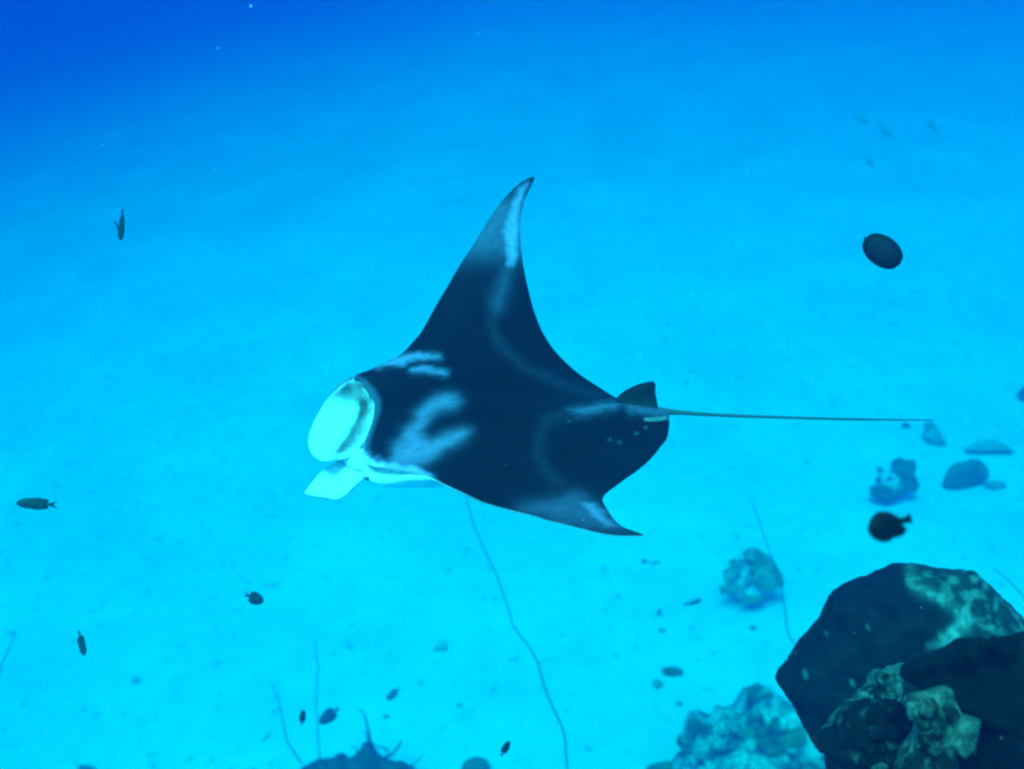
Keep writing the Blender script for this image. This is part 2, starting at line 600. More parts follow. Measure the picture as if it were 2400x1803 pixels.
def manta_fins():
    # open mouth: scooped lower jaw hanging from the upper lip
    lipx = [(822,892),(846,897),(866,912),(876,940),(874,972),(864,1008),(850,1038),(822,1066),(782,1080)]
    lipd = [(surf_pt(a_, b_) - CAM).dot(FWD) for a_, b_ in lipx]
    e2 = [(a_, b_, d_ + 0.004) for (a_, b_), d_ in zip(lipx, lipd)]
    jawx = [(814,896),(790,914),(767,936),(748,966),(731,999),(722,1032),(728,1060),(746,1077),(764,1081)]
    e1 = [(a_, b_, d_ - 0.05) for (a_, b_), d_ in zip(jawx, lipd)]
    o, _ = plate('mouth', fin_from_edges(e1, e2, 40, 34, bow=0.085, bowdir=(FWD * 0.8 - M_F * 0.5).normalized()), M_skin, manta, 0.022, origin=P(822, 893, 3.86))
    def mouth_col(x, y, d):
        roof_shade = mpoly(x, y, [(790,905),(850,895),(885,930),(858,952),(830,947),(795,938),(770,936)], 6)  # darker colour stands in for shade under the mouth's upper part
        fold_shade = mline(x, y, [(850,950),(838,985),(818,1022),(792,1058)], 4, 6)  # shade in the crease, painted as a dark stroke
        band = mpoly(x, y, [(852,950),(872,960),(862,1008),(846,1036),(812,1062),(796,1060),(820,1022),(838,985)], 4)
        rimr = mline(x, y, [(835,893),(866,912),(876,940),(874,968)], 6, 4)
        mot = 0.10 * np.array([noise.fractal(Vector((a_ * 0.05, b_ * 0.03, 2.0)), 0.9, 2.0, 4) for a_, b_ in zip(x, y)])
        return np.clip(0.86 + mot - 0.60 * roof_shade - 0.78 * fold_shade - 0.35 * rimr - 0.48 * band, 0.09, 1)
    color_by(o, mouth_col)
    # far cephalic fin, almost edge-on beyond the mouth
    fd = lipd[0]
    e1 = [(824,884,fd + .02),(808,892,fd),(792,904,fd - .02),(776,922,fd - .05)]
    e2 = [(826,896,fd + .01),(812,902,fd),(798,912,fd - .02),(778,928,fd - .05)]
    o, _ = plate('cephalic_fin', fin_from_edges(e1, e2, 18, 8), M_skin, manta, 0.02, origin=P(822, 888, fd))
    color_by(o, lambda x, y, d: 0.22 + 0 * x)
    # near cephalic fin: paddle reaching forward and down
    e1 = [(836,1068,3.50),(805,1072,3.48),(779,1088,3.46),(751,1107,3.44),(729,1134,3.42),(711,1158,3.40)]
    e2 = [(862,1108,3.44),(853,1124,3.42),(834,1141,3.40),(813,1161,3.38),(790,1172,3.37),(735,1164,3.38)]
    o, _ = plate('cephalic_fin', fin_from_edges(e1, e2, bow=0.008, bowdir=-FWD), M_skin, manta, 0.022, origin=P(836, 1080, 3.5))
    def nc(x, y, d):
        edge = mline(x, y, [(708,1162),(735,1168),(765,1173)], 4, 2)  # shaded thickness of the curled lower edge, painted dark
        mot = 0.14 * np.array([noise.fractal(Vector((a_ * 0.04, b_ * 0.04, 5.0)), 0.9, 2.0, 4) for a_, b_ in zip(x, y)])
        return np.clip(0.80 + mot - 0.6 * edge, 0.1, 0.95)
    color_by(o, nc)
    # dorsal fin, upright on the tail root
    db = surf_pt(1500, 957)
    dd = (db - CAM).dot(FWD)
    e1 = [(1440,944,dd),(1447,931,dd),(1463,917,dd),(1490,903,dd),(1511,897,dd),(1531,893,dd)]
    e2 = [(1442,950,dd),(1470,957,dd),(1505,962,dd),(1541,964,dd),(1536,922,dd),(1537,902,dd)]
    o, _ = plate('dorsal_fin', fin_from_edges(e1, e2), M_skin, manta, 0.03, origin=P(1500, 955, dd))
    color_by(o, lambda x, y, d: 0.010 + 0.035 * np.clip((y - 915) / 45, 0, 1) ** 2)
    # whip tail: tapered tube
    tp = [(1462,957,3.0),(1490,959,4.6),(1520,962,4.4),(1560,965,2.8),(1600,968,1.75),(1700,974,1.35),(1850,979,1.1),(2000,983,1.0),(2100,984,0.7),(2186,985,0.4)]
    base_d = dd
    cs = catmull([(a, b, w) for a, b, w in tp], 70)
    verts, faces = [], []
    org = P(1450, 950, base_d)
    S = 10
    prev = None
    pts = [P(c[0], c[1], base_d + 0.25 * (c[0] - 1450) / 740) for c in cs]
    for i, p in enumerate(pts):
        tdir = (pts[min(i + 1, len(pts) - 1)] - pts[max(i - 1, 0)]).normalized()
        s1 = tdir.cross(Vector((0, 0, 1))).normalized()
        s2 = s1.cross(tdir)
        r = cs[i][2] * 0.0046
        for k in range(S):
            a = 2 * math.pi * k / S
            verts.append(p + (s1 * math.cos(a) * 1.1 + s2 * math.sin(a) * 0.9) * r - org)
    for i in range(len(pts) - 1):
        for k in range(S):
            k2 = (k + 1) % S
            faces.append((i * S + k, i * S + k2, (i + 1) * S + k2, (i + 1) * S + k))
    faces.append(tuple(range(S)))
    faces.append(tuple(len(verts) - 1 - i for i in range(S)))
    me = mesh_of(verts, faces)
    set_color(me, np.array([[max(0.09, 0.22 - 0.13 * (i // S) / 26)] * 3 for i in range(len(verts))]))
    o = link('tail', me, M_skin)
    o.location = org
    o.parent = manta; o.matrix_parent_inverse = manta.matrix_world.inverted()
    # pelvic fin: pale-edged flap below the tail root
    pd = lambda a_, b_: (a_, b_, (surf_pt(a_, b_) - CAM).dot(FWD) - 0.03)
    e1 = [pd(1506, 980), pd(1525, 981), pd(1545, 979), pd(1566, 975)]
    e2 = [pd(1510, 987), pd(1528, 988), pd(1548, 987), pd(1567, 983)]
    o, _ = plate('pelvic_fin', fin_from_edges(e1, e2, 14, 8), M_skin, manta, 0.012, origin=P(1530, 982, dd))
    color_by(o, lambda x, y, d: 0.16 + 0 * x)
    # eye on the near side of the head
    me = bpy.data.meshes.new('eye')
    bm = bmesh.new()
    bmesh.ops.create_uvsphere(bm, u_segments=14, v_segments=10, radius=0.006)
    bm.to_mesh(me); bm.free()
    o = link('eye', me, flat_mat('eye_black', (0.012, 0.012, 0.014), 0.2, 0.5))
    e = surf_pt(858, 1098)
    o.location = e - M_U * 0.03 + M_L * 0.012
    o.parent = manta; o.matrix_parent_inverse = manta.matrix_world.inverted()

manta_fins()

# ------------------------------------------------------------------ reef rocks and corals
def blob(outline, depth, thick, amp, freq, seed, nseg=72, nlat=34, center=None, axis=None, fine=0.8):
    """Closed rounded body whose widest section is the given outline at its own distance;
    thick = half depth in metres; fractal lumps of size amp. Returns world verts, faces."""
    ol = closed_curve(outline, nseg)
    c = np.array(center if center else ol.mean(0))
    C0 = P(c[0], c[1], depth)
    ax = axis if axis is not None else -FWD
    V = []
    sv = Vector((seed * 3.17, seed * 1.31, seed * 2.71))
    rim = [P(p[0], p[1], depth) - C0 for p in ol]
    for j in range(nlat + 1):
        ph = math.pi * (0.004 + 0.992 * j / nlat)
        r, w = math.sin(ph) ** 0.85, math.cos(ph)
        for q in rim:
            p = C0 + q * r + ax * (thick * w * (0.4 if w > 0 else 1.0))
            n = (q * r / max(q.length, 1e-6) + ax * w).normalized()
            s = noise.fractal((p + sv) * freq, 0.9, 2.1, 5) + 0.35 * noise.noise((p + sv) * freq * 0.4)
            s2 = abs(noise.noise((p + sv) * freq * 3.1)) + 0.5 * abs(noise.noise((p - sv) * freq * 6.7)) - 0.3
            V.append(p + n * (amp * (s - fine * s2)))
    F = []
    for j in range(nlat):
        for i in range(nseg):
            k = (i + 1) % nseg
            F.append((j * nseg + i, j * nseg + k, (j + 1) * nseg + k, (j + 1) * nseg + i))
    F.append(tuple(range(nseg))[::-1])
    F.append(tuple(nlat * nseg + i for i in range(nseg)))
    return V, F

def blob_obj(name, V, F, mat, parent=None, origin=None):
    if origin is None:
        zs = min(v.z for v in V)
        cx = sum(v.x for v in V) / len(V); cy_ = sum(v.y for v in V) / len(V)
        origin = Vector((cx, cy_, zs))
    me = mesh_of([v - origin for v in V], F)
    bm = bmesh.new(); bm.from_mesh(me)
    bmesh.ops.recalc_face_normals(bm, faces=bm.faces)
    bm.to_mesh(me); bm.free()
    o = link(name, me, mat)
    o.location = origin
    if parent is not None:
        o.parent = parent
        o.matrix_parent_inverse = parent.matrix_world.inverted()
    return o

def Z4(pts):
    """points read off an enlargement of the lower right corner"""
    return [(1600 + x * 0.3617, 1250 + y * 0.3617) for x, y in pts]

M_pigrock = pig_rock_mat('encrusted_rock_painted_light')
M_dark = rock_mat('dark_turf_coral', (0.002, 0.0025, 0.001), (0.012, 0.012, 0.006), 0.40, 0.75, 7, 2.0, 0.02)
M_lump = rock_mat('spotted_dark_coral', (0.010, 0.011, 0.007), (0.11, 0.11, 0.08), 0.56, 0.72, 13, 5.0, 0.02)
M_pale = rock_mat('pale_coral', (0.012, 0.015, 0.009), (0.16, 0.175, 0.125), 0.40, 0.56, 9, 9.0, 0.03)
M_rubble = rock_mat('rubble_rock', (0.07, 0.09, 0.05), (0.60, 0.60, 0.46), 0.40, 0.58, 2.4, 4.0, 0.04)
M_far = rock_mat('far_coral', (0.07, 0.11, 0.05), (0.20, 0.27, 0.13), 0.35, 0.7, 3.5, 1.0, 0.04)
M_farpale = rock_mat('far_pale_rock', (0.24, 0.28, 0.17), (0.46, 0.50, 0.36), 0.38, 0.62, 3.5, 3.0, 0.04)
M_dome = rock_mat('pale_dome_rock', (0.42, 0.40, 0.33), (0.80, 0.77, 0.66), 0.36, 0.6, 4, 6.0, 0.03)
M_mid = rock_mat('mid_coral', (0.03, 0.06, 0.025), (0.09, 0.14, 0.06), 0.35, 0.7, 4, 8.0, 0.03)
M_ring = rock_mat('ring_coral', (0.13, 0.18, 0.09), (0.34, 0.40, 0.24), 0.35, 0.65, 5, 12.0, 0.03)
M_whip = flat_mat('whip_coral_skin', (0.11, 0.10, 0.08))

# big boulder: shaded side and lit crown painted into its colour, plus pale speckles
rb = empty('reef_boulder', Vector((1.85, 3.2, ground_z(1.85, 3.2))))
tag(rb, 'large reef boulder, shade painted on its face and light on its speckled crown, rising at the lower right', 'boulder')
OUT_M = Z4([(620,980),(690,880),(760,765),(870,650),(935,570),(975,490),(1015,425),(1075,370),(1200,305),(1300,280),(1370,245),(1500,203),(1620,215),(1750,240),(1820,255),(1880,245),(1950,300),(2060,390),(2200,520),
            (2420,760),(2500,1200),(2400,2400),(1900,3300),(1300,3300),(1050,2300),(960,1500),(870,1400),(820,1290),(770,1170),(690,1070)])
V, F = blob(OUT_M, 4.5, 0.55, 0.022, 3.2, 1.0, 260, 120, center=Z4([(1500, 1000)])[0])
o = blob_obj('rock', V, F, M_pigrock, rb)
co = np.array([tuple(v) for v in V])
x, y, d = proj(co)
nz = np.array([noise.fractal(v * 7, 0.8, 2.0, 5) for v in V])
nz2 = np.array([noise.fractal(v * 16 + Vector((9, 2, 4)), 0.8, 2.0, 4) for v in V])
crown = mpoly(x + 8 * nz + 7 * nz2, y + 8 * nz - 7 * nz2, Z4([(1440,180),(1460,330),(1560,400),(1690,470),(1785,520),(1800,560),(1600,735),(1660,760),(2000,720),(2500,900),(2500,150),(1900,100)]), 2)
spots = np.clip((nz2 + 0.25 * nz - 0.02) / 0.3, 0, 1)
band = mpoly(x + 5 * nz, y + 5 * nz, Z4([(1790,560),(1900,545),(1830,650),(1700,745),(1590,745),(1690,660)]), 4)  # lit top of the nearer lump, painted as a pale band
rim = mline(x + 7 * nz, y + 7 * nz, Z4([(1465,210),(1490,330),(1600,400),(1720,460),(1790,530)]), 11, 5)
v = 0.012 + 0.006 * np.clip(nz2, -1, 1) + crown * (0.028 + 0.11 * spots) + 0.15 * band + 0.09 * rim  # face darkened for shade, crown and ridge lightened for sun, all in colour
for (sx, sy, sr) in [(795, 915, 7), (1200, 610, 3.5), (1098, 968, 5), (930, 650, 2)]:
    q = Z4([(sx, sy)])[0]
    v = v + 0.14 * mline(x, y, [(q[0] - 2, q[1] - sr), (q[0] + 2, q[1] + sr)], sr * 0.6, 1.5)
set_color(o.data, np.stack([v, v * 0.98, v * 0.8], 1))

# nearer outcrop of mixed corals in front of the boulder
ro = empty('coral_outcrop', Vector((1.3, 1.9, ground_z(1.3, 1.9))))
tag(ro, 'nearest blackish coral outcrop with pale knobbly patches in the bottom right corner', 'coral outcrop')
V, F = blob(Z4([(1455,945),(1490,880),(1640,835),(1800,775),(1885,715),(2100,715),(2212,690),(2700,630),(3000,1300),(2900,2500),(2100,2600),(1950,1900),(1905,1500),(1965,1210),(1855,1185),(1765,1095),(1740,1005),(1620,1015),(1510,985),(1450,960)]),
            2.85, 0.26, 0.010, 9, 2.0, 190, 84, center=Z4([(2150, 1250)])[0])
blob_obj('dark_coral', V, F, M_dark, ro)
V, F = blob(Z4([(1045,1250),(1120,1160),(1260,1120),(1400,1120),(1500,1190),(1525,1290),(1490,1430),(1420,1540),(1500,2100),(1300,2300),(1100,2000),(1040,1510),(950,1470),(890,1380),(1010,1345)]), 3.15, 0.22, 0.016, 10, 3.0, 140, 64, center=Z4([(1260, 1420)])[0])
blob_obj('dark_coral', V, F, M_lump, ro)
def knobs(name, poly, depth, count, rmin, rmax, mat, parent, seed, dj=0.05):
    """a colony: many separate rounded knobs filling an area of the rock"""
    rr = random.Random(seed)
    poly = np.array(poly, float)
    lo, hi = poly.min(0), poly.max(0)
    done = 0
    tries = 0
    while done < count and tries < 4000:
        tries += 1
        cx, cy_ = rr.uniform(lo[0], hi[0]), rr.uniform(lo[1], hi[1])
        if sdf_poly(np.array([cx]), np.array([cy_]), poly)[0] > -rmin * 0.5:
            continue
        r = rr.uniform(rmin, rmax)
        ol = [(cx + r * rr.uniform(0.7, 1.25) * math.cos(a), cy_ + r * rr.uniform(0.7, 1.25) * math.sin(a)) for a in [k * math.pi / 4 for k in range(8)]]
        d = depth + rr.uniform(-dj, dj)
        th = r / FPX * d * 0.9
        V, F = blob(ol, d, th, th * 0.16, 1.1 / th, seed + done, 26, 14)
        blob_obj(name, V, F, mat, parent)
        done += 1

V, F = blob(Z4([(1450,1120),(1500,1050),(1590,1030),(1680,1020),(1740,1015),(1770,1110),(1840,1200),(1930,1210),(1910,1300),(1870,1420),(1780,1420),(1750,1500),(1740,1800),(1560,1900),(1430,1700),(1390,1540),(1490,1430),(1540,1300),(1510,1200)]), 2.72, 0.10, 0.008, 18, 4.0, 160, 70, center=Z4([(1640, 1300)])[0])
blob_obj('pale_coral', V, F, M_pale, ro)
knobs('coral_knob', Z4([(1430,1110),(1490,1040),(1560,1005),(1615,1060),(1690,1000),(1745,990),(1770,1110),(1840,1200),(1975,1190),(1930,1280),(1900,1440),(1800,1430),(1750,1530),(1480,1530),(1540,1300),(1510,1200)]), 2.68, 20, 13, 26, M_pale, ro, 400, 0.03)
V, F = blob(Z4([(960,1220),(1050,1120),(1130,1085),(1180,1020),(1245,970),(1265,900),(1340,915),(1400,860),(1475,850),(1440,930),(1420,1010),(1390,1100),(1250,1130),(1150,1190),(1080,1230),(1000,1250)]), 3.6, 0.09, 0.016, 14, 5.0, 110, 44)
blob_obj('pale_coral', V, F, M_pale, ro)
V, F = blob(Z4([(880,1340),(940,1275),(1030,1250),(1070,1300),(1010,1360),(930,1375)]), 3.56, 0.07, 0.012, 16, 6.0, 48, 20)
blob_obj('pale_coral', V, F, M_pale, ro)
knobs('coral_knob', Z4([(990,1180),(1060,1120),(1130,1090),(1180,1030),(1250,980),(1270,905),(1340,925),(1400,865),(1465,860),(1420,930),(1400,1010),(1360,1075),(1250,1100),(1150,1150),(1080,1190)]), 3.52, 14, 9, 17, M_pale, ro, 500)
knobs('coral_knob', Z4([(890,1330),(940,1285),(1030,1260),(1060,1300),(1000,1345),(930,1365)]), 3.5, 6, 6, 11, M_pale, ro, 600)
knobs('coral_knob', Z4([(1380,1430),(1500,1440),(1500,1540),(1200,1560),(1200,1500)]), 2.9, 8, 8, 14, M_pale, ro, 650)
knobs('dark_knob', Z4([(1460,950),(1500,870),(1640,825),(1800,765),(1885,700),(2100,700),(2230,680),(2230,790),(1900,800),(1600,920)]), 2.74, 26, 9, 20, M_dark, ro, 700, 0.03)
knobs('dark_knob', Z4([(1060,1260),(1130,1170),(1260,1130),(1400,1130),(1490,1200),(1500,1330),(1300,1500),(1100,1480)]), 3.04, 18, 9, 20, M_lump, ro, 800, 0.02)
def pinnacle(cx, cy_, z0, z1, r0, r1):
    V, F = [], []
    n, m = 48, 40
    for j in range(m + 1):
        t = j / m
        z = z0 + (z1 - z0) * t
        r = (r0 + (r1 - r0) * t ** 0.6) * (1 if t < 0.93 else math.sqrt(max(0.02, 1 - ((t - 0.93) / 0.07) ** 2)))
        for i in range(n):
            a = 2 * math.pi * i / n
            p = Vector((cx + r * math.cos(a), cy_ + r * math.sin(a), z))
            V.append(p + Vector((math.cos(a), math.sin(a), 0)) * (0.22 * noise.fractal(p * 1.4, 0.9, 2.0, 5)))
    for j in range(m):
        for i in range(n):
            k = (i + 1) % n
            F.append((j * n + i, j * n + k, (j + 1) * n + k, (j + 1) * n + i))
    F.append(tuple(range(n))[::-1])
    F.append(tuple(m * n + i for i in range(n)))
    return V, F
V, F = pinnacle(2.35, 3.5, -0.6, CAM_Z - 4.6, 2.2, 0.85)
blob_obj('rock_base', V, F, M_dark, ro)

# pale rubble mound behind, at the boulder's left foot
rm = empty('rubble_mound', on_ground(1750, 1790))
tag(rm, 'pale lumpy coral rubble mound with dark hollows at the boulder left foot', 'coral mound')
def lump(name, outl, depth, thick, amp, freq, seed, mat, parent, ns=60, nl=26, center=None):
    V, F = blob(outl, depth, thick, amp, freq, seed, ns, nl, center)
    return blob_obj(name, V, F, mat, parent)
DL = ground_depth(1750, 1850)
lump('rock', Z4([(10,1300),(40,1225),(95,1200),(170,1245),(240,1175),(320,1180),(395,1140),(430,1060),(490,1025),(570,1010),(660,1080),(900,1200),(1100,1500),(1000,2300),(400,2400),(0,1900),(-80,1600),(0,1480)]), DL, 0.9, 0.07, 2.6, 11, M_rubble, rm, 130, 60)
lump('dark_coral', Z4([(30,1270),(50,1215),(95,1195),(130,1240),(190,1245),(200,1270),(100,1280),(50,1310)]), DL - 0.42, 0.10, 0.02, 8, 12, M_far, rm)
lump('dark_coral', Z4([(410,1060),(440,1000),(490,975),(510,1010),(470,1070),(420,1110)]), DL - 0.4, 0.10, 0.02, 8, 13, M_far, rm)
lump('dark_coral', Z4([(515,1045),(560,1025),(590,1055),(560,1080),(525,1075)]), DL - 0.44, 0.06, 0.01, 8, 14, M_far, rm)
lump('dark_coral', Z4([(565,1230),(595,1190),(625,1200),(620,1250),(580,1260)]), DL - 0.46, 0.06, 0.012, 8, 15, M_far, rm)
lump('dark_coral', Z4([(470,1360),(560,1320),(640,1330),(700,1280),(780,1260),(790,1360),(700,1400),(640,1440),(560,1440),(490,1400)]), DL - 0.48, 0.12, 0.04, 7, 16, M_far, rm)
lump('dark_coral', Z4([(350,1300),(400,1250),(440,1240),(470,1290),(430,1330),(380,1330)]), DL - 0.46, 0.08, 0.02, 8, 17, M_far, rm)

knobs('rubble_lump', Z4([(-40,1500),(30,1270),(240,1240),(420,1150),(560,1080),(640,1150),(760,1400),(800,1530)]), DL - 0.42, 26, 10, 24, M_rubble, rm, 900, 0.06)
# corals standing on the sand
def coral(name, label, cat, outl, mat, thick, amp, freq, seed, base_y=None, lift=0.0, group=None, ns=60, nl=28):
    xs = [p[0] for p in outl]; ys = [p[1] for p in outl]
    by = base_y if base_y else max(ys) - 0.22 * (max(ys) - min(ys))
    d = ground_depth(sum(xs) / len(xs), by) - thick * 0.35 - lift
    V, F = blob(outl, d, thick, amp, freq, seed, ns, nl)
    o = blob_obj(name, V, F, mat)
    tag(o, label, cat, group)
    return o, d

def Z8(pts):
    return [(2000 + x * 0.1808, 980 + y * 0.1808) for x, y in pts]

# two-toned coral head on the right
ch = empty('branching_coral', on_ground(2100, 1170))
tag(ch, 'dark branching coral head with pale centre right of the ray tail', 'coral')
cdp = ground_depth(2100, 1165) - 0.25
lump('pale_core', Z8([(330,720),(420,690),(560,690),(640,720),(660,860),(620,980),(520,1010),(400,1000),(330,900)]), cdp - 0.08, 0.22, 0.05, 5, 21, M_dome, ch)
lump('dark_branch', Z8([(500,600),(560,540),(600,505),(660,545),(740,545),(800,590),(815,660),(790,720),(850,800),(875,900),(820,960),(700,970),(600,960),(540,900),(590,830),(540,770),(640,710),(560,690),(500,690)]), cdp - 0.12, 0.16, 0.05, 5, 22, M_far, ch, 90, 30, center=Z8([(690, 770)])[0])
lump('dark_branch', Z8([(230,900),(290,870),(340,850),(440,880),(460,930),(380,960),(400,1000),(540,980),(620,1000),(560,1050),(430,1085),(320,1060),(250,1000)]), cdp - 0.2, 0.12, 0.04, 6, 23, M_far, ch, 80, 28)
lump('dark_branch', Z8([(300,660),(350,625),(395,660),(375,710),(320,710)]), cdp - 0.1, 0.06, 0.015, 6, 24, M_far, ch, 36, 16)
lump('dark_branch', Z8([(285,790),(330,750),(360,790),(345,850),(300,840)]), cdp - 0.1, 0.06, 0.015, 6, 25, M_far, ch, 36, 16)
coral('coral_boulder', 'smooth dark rounded boulder on sand, right of the branching coral head', 'boulder',
      Z8([(1160,900),(1190,790),(1250,680),(1350,590),(1480,560),(1590,530),(1680,590),(1750,680),(1770,740),(1690,820),(1560,890),(1400,935),(1240,960),(1180,950)]), M_far, 0.32, 0.03, 4, 26)
coral('coral_patch', 'low faint patch beside the smooth dark boulder right end', 'coral',
      Z8([(1700,880),(1800,820),(1900,810),(1990,860),(1930,910),(1800,930),(1720,920)]), M_farpale, 0.14, 0.03, 5, 27)
coral('coral_ridge', 'hazy slanting coral ridge just under the tail tip', 'coral',
      Z8([(940,60),(1010,30),(1060,90),(1130,180),(1190,290),(1210,370),(1160,395),(1080,340),(980,300),(920,250),(915,150)]), M_farpale, 0.25, 0.04, 4, 28)
coral('coral_bank', 'faintest broad low coral bank behind the smooth boulder', 'coral',
      Z8([(1450,420),(1600,320),(1750,285),(1880,310),(2000,370),(2090,430),(1950,455),(1750,440),(1600,450)]), M_farpale, 0.35, 0.03, 4, 29)
coral('round_coral', 'little round coral knob below the tail near its tip', 'coral',
      [(2114,993),(2123,989),(2132,995),(2133,1003),(2124,1008),(2115,1003)], M_far, 0.05, 0.004, 8, 30, ns=24, nl=12)
coral('round_coral', 'dark coral mound cut off by the right edge of the picture', 'coral',
      [(2388,920),(2396,908),(2412,905),(2430,915),(2436,935),(2420,948),(2400,944),(2390,935)], M_far, 0.18, 0.03, 6, 31, ns=36, nl=16)

# ring of dark coral round a pale dome
rc = empty('coral_ring', on_ground(1762, 1415))
tag(rc, 'ring of dark coral round a pale dome left of the big boulder', 'coral')
rd = ground_depth(1762, 1410) - 0.2
lump('pale_dome', Z4([(270,300),(300,200),(380,150),(460,130),(560,190),(600,280),(600,340),(560,400),(470,450),(380,430),(320,370)]), rd, 0.26, 0.03, 5, 41, M_dome, rc)
for i, ol in enumerate([
    [(380,140),(430,95),(500,105),(570,150),(610,210),(640,270),(650,330),(600,360),(540,380),(490,340),(465,290),(480,240),(490,190),(440,150)],
    [(300,180),(330,160),(355,185),(340,215),(305,210)],
    [(260,260),(290,230),(340,240),(350,270),(300,290),(320,330),(345,370),(350,420),(325,390),(290,330),(265,300)],
    [(380,430),(420,400),(460,405),(520,420),(540,400),(500,440),(440,465),(390,455)],
    [(425,225),(450,210),(490,215),(490,240),(440,240)],
    [(240,350),(270,340),(300,365),(290,390),(250,390)]]):
    lump('dark_coral', Z4(ol), rd - 0.26 + 0.03 * (i % 2), 0.07, 0.035, 6, 42 + i, M_ring, rc, 70, 24)

# fleshy root of the near head fin, joining it to the cheek
V, F = blob([(803,1068),(832,1050),(858,1060),(874,1084),(856,1106),(828,1104),(808,1090)], 3.43, 0.05, 0.004, 12, 90, 40, 20)
fb = blob_obj('fin_base', V, F, M_skin, manta)
fx, fy, _ = proj(np.array([tuple(v) for v in V]))
fc = 0.78 - 0.35 * mline(fx, fy, [(806,1094),(830,1108),(858,1108)], 5, 3)
set_color(fb.data, np.stack([fc, fc, fc], 1))

knobs('coral_knob', Z4([(280,300),(310,210),(390,160),(460,140),(560,190),(600,280),(600,340),(560,400),(470,440),(380,430),(320,370)]), rd - 0.24, 8, 5, 9, M_ring, rc, 950, 0.03)
knobs('coral_knob', Z8([(320,700),(420,680),(560,690),(660,720),(680,860),(640,980),(520,1020),(400,1000),(320,900)]), cdp - 0.24, 4, 5, 8, M_ring, ch, 970, 0.03)

# small rubble pieces scattered over the sand: each one in view
def bit(px, py, w, h, label, seed, mat=None, name='rubble_piece', cat='rubble', rot=0):
    c, s_ = math.cos(rot), math.sin(rot)
    rr = random.Random(seed)
    ol = []
    for k in range(9):
        a = 2 * math.pi * k / 9
        q = 0.75 + 0.45 * rr.random()
        u, w_ = math.cos(a) * w / 2 * q, math.sin(a) * h / 2 * q
        ol.append((px + u * c - w_ * s_, py + u * s_ + w_ * c))
    d = ground_depth(px, py + h / 2)
    coral(name, label, cat, ol, mat or M_far, max(0.03, 0.4 * h / FPX * d), 0.012, 9, seed, ns=28, nl=12)

bit(1578, 1575, 52, 26, 'larger jagged dark rubble piece on sand midway between ray and boulder', 61)
bit(1540, 1603, 22, 26, 'small rubble piece just below left of the jagged rubble piece', 62, M_farpale)
bit(1510, 1316, 18, 12, 'small dark rubble piece below the near wing tip', 63)
bit(1535, 1321, 26, 10, 'pale flat rubble piece below the near wing tip', 64, M_farpale)
bit(1622, 1413, 50, 9, 'thin stick-like rubble piece lying left of the coral ring', 65, None, 'coral_stick', 'rubble', -0.3)
bit(1546, 1436, 10, 16, 'upright rubble chip above the hook-shaped rubble', 66)
bit(1553, 1478, 24, 12, 'small hook-shaped rubble lying on the sand under the chip', 67, M_farpale)
bit(1764, 1472, 17, 14, 'lone rubble pebble on sand below the coral ring', 68, M_farpale)
bit(1593, 1651, 15, 12, 'round rubble pebble below the jagged rubble piece', 69)
bit(1033, 1517, 28, 28, 'faint round coral knob on sand left of the long whip', 70, M_farpale, 'round_coral', 'coral')
bit(1078, 1652, 14, 12, 'tiny dark pebble on sand left of the long whip', 71, M_farpale)
bit(318, 1597, 22, 20, 'faint small coral knob on bare sand at lower left', 72, M_farpale, 'round_coral', 'coral')
bit(548, 1486, 10, 7, 'tiny pebble on sand below the plump dark fish', 73, M_farpale)
bit(203, 1804, 40, 22, 'dark rounded coral at the bottom edge, far left', 74, M_far, 'round_coral', 'coral')
bit(1114, 1806, 66, 60, 'dark domed coral at the bottom edge beside the long whip', 75, M_far, 'round_coral', 'coral')
bit(1565, 1800, 110, 28, 'flat dark coral at the bottom edge left of the rubble mound', 76, M_far, 'coral_patch', 'coral')
bit(905, 1680, 20, 14, 'pale chip on sand right of the curled coral branch', 77, M_farpale)

# branching coral at the bottom centre
def tube(pts, rads, S=8):
    verts, faces = [], []
    n = len(pts)
    for i, p in enumerate(pts):
        t = (pts[min(i + 1, n - 1)] - pts[max(i - 1, 0)]).normalized()
        a = t.cross(Vector((0.3, 0.2, 1)))
        a = a.normalized() if a.length > 1e-4 else Vector((1, 0, 0))
        b = a.cross(t)
        for k in range(S):
            an = 2 * math.pi * k / S
            verts.append(p + (a * math.cos(an) + b * math.sin(an)) * rads[i])
    for i in range(n - 1):
        for k in range(S):
            k2 = (k + 1) % S
            faces.append((i * S + k, i * S + k2, (i + 1) * S + k2, (i + 1) * S + k))
    faces.append(tuple(range(S)))
    faces.append(tuple(range((n - 1) * S, n * S))[::-1])
    return verts, faces

def whip(name, pts, wpx, label, mat=None, parent=None, cat='coral', n=60, depth0=None, depth1=None, group=None, wob=2.0, seed=0):
    """thin strand through pixels; foot (last point) on the sand, upper end nearer the camera"""
    c = catmull(pts, n)
    d1 = depth1 if depth1 else ground_depth(*pts[-1])
    d0 = depth0 if depth0 else d1
    P3, R3 = [], []
    for i in range(n):
        t = i / (n - 1)
        d = d0 + (d1 - d0) * t
        P3.append(P(c[i][0] + wob * noise.noise(Vector((t * 14, seed, 0))), c[i][1], d))
        R3.append(max(0.0008, wpx * (0.40 + 0.35 * t) * 0.5 / FPX * d))
    V, F = tube(P3, R3)
    o = blob_obj(name, V, F, mat or M_whip, parent, origin=P3[-1])
    if parent is None:
        tag(o, label, cat, group)
    return o

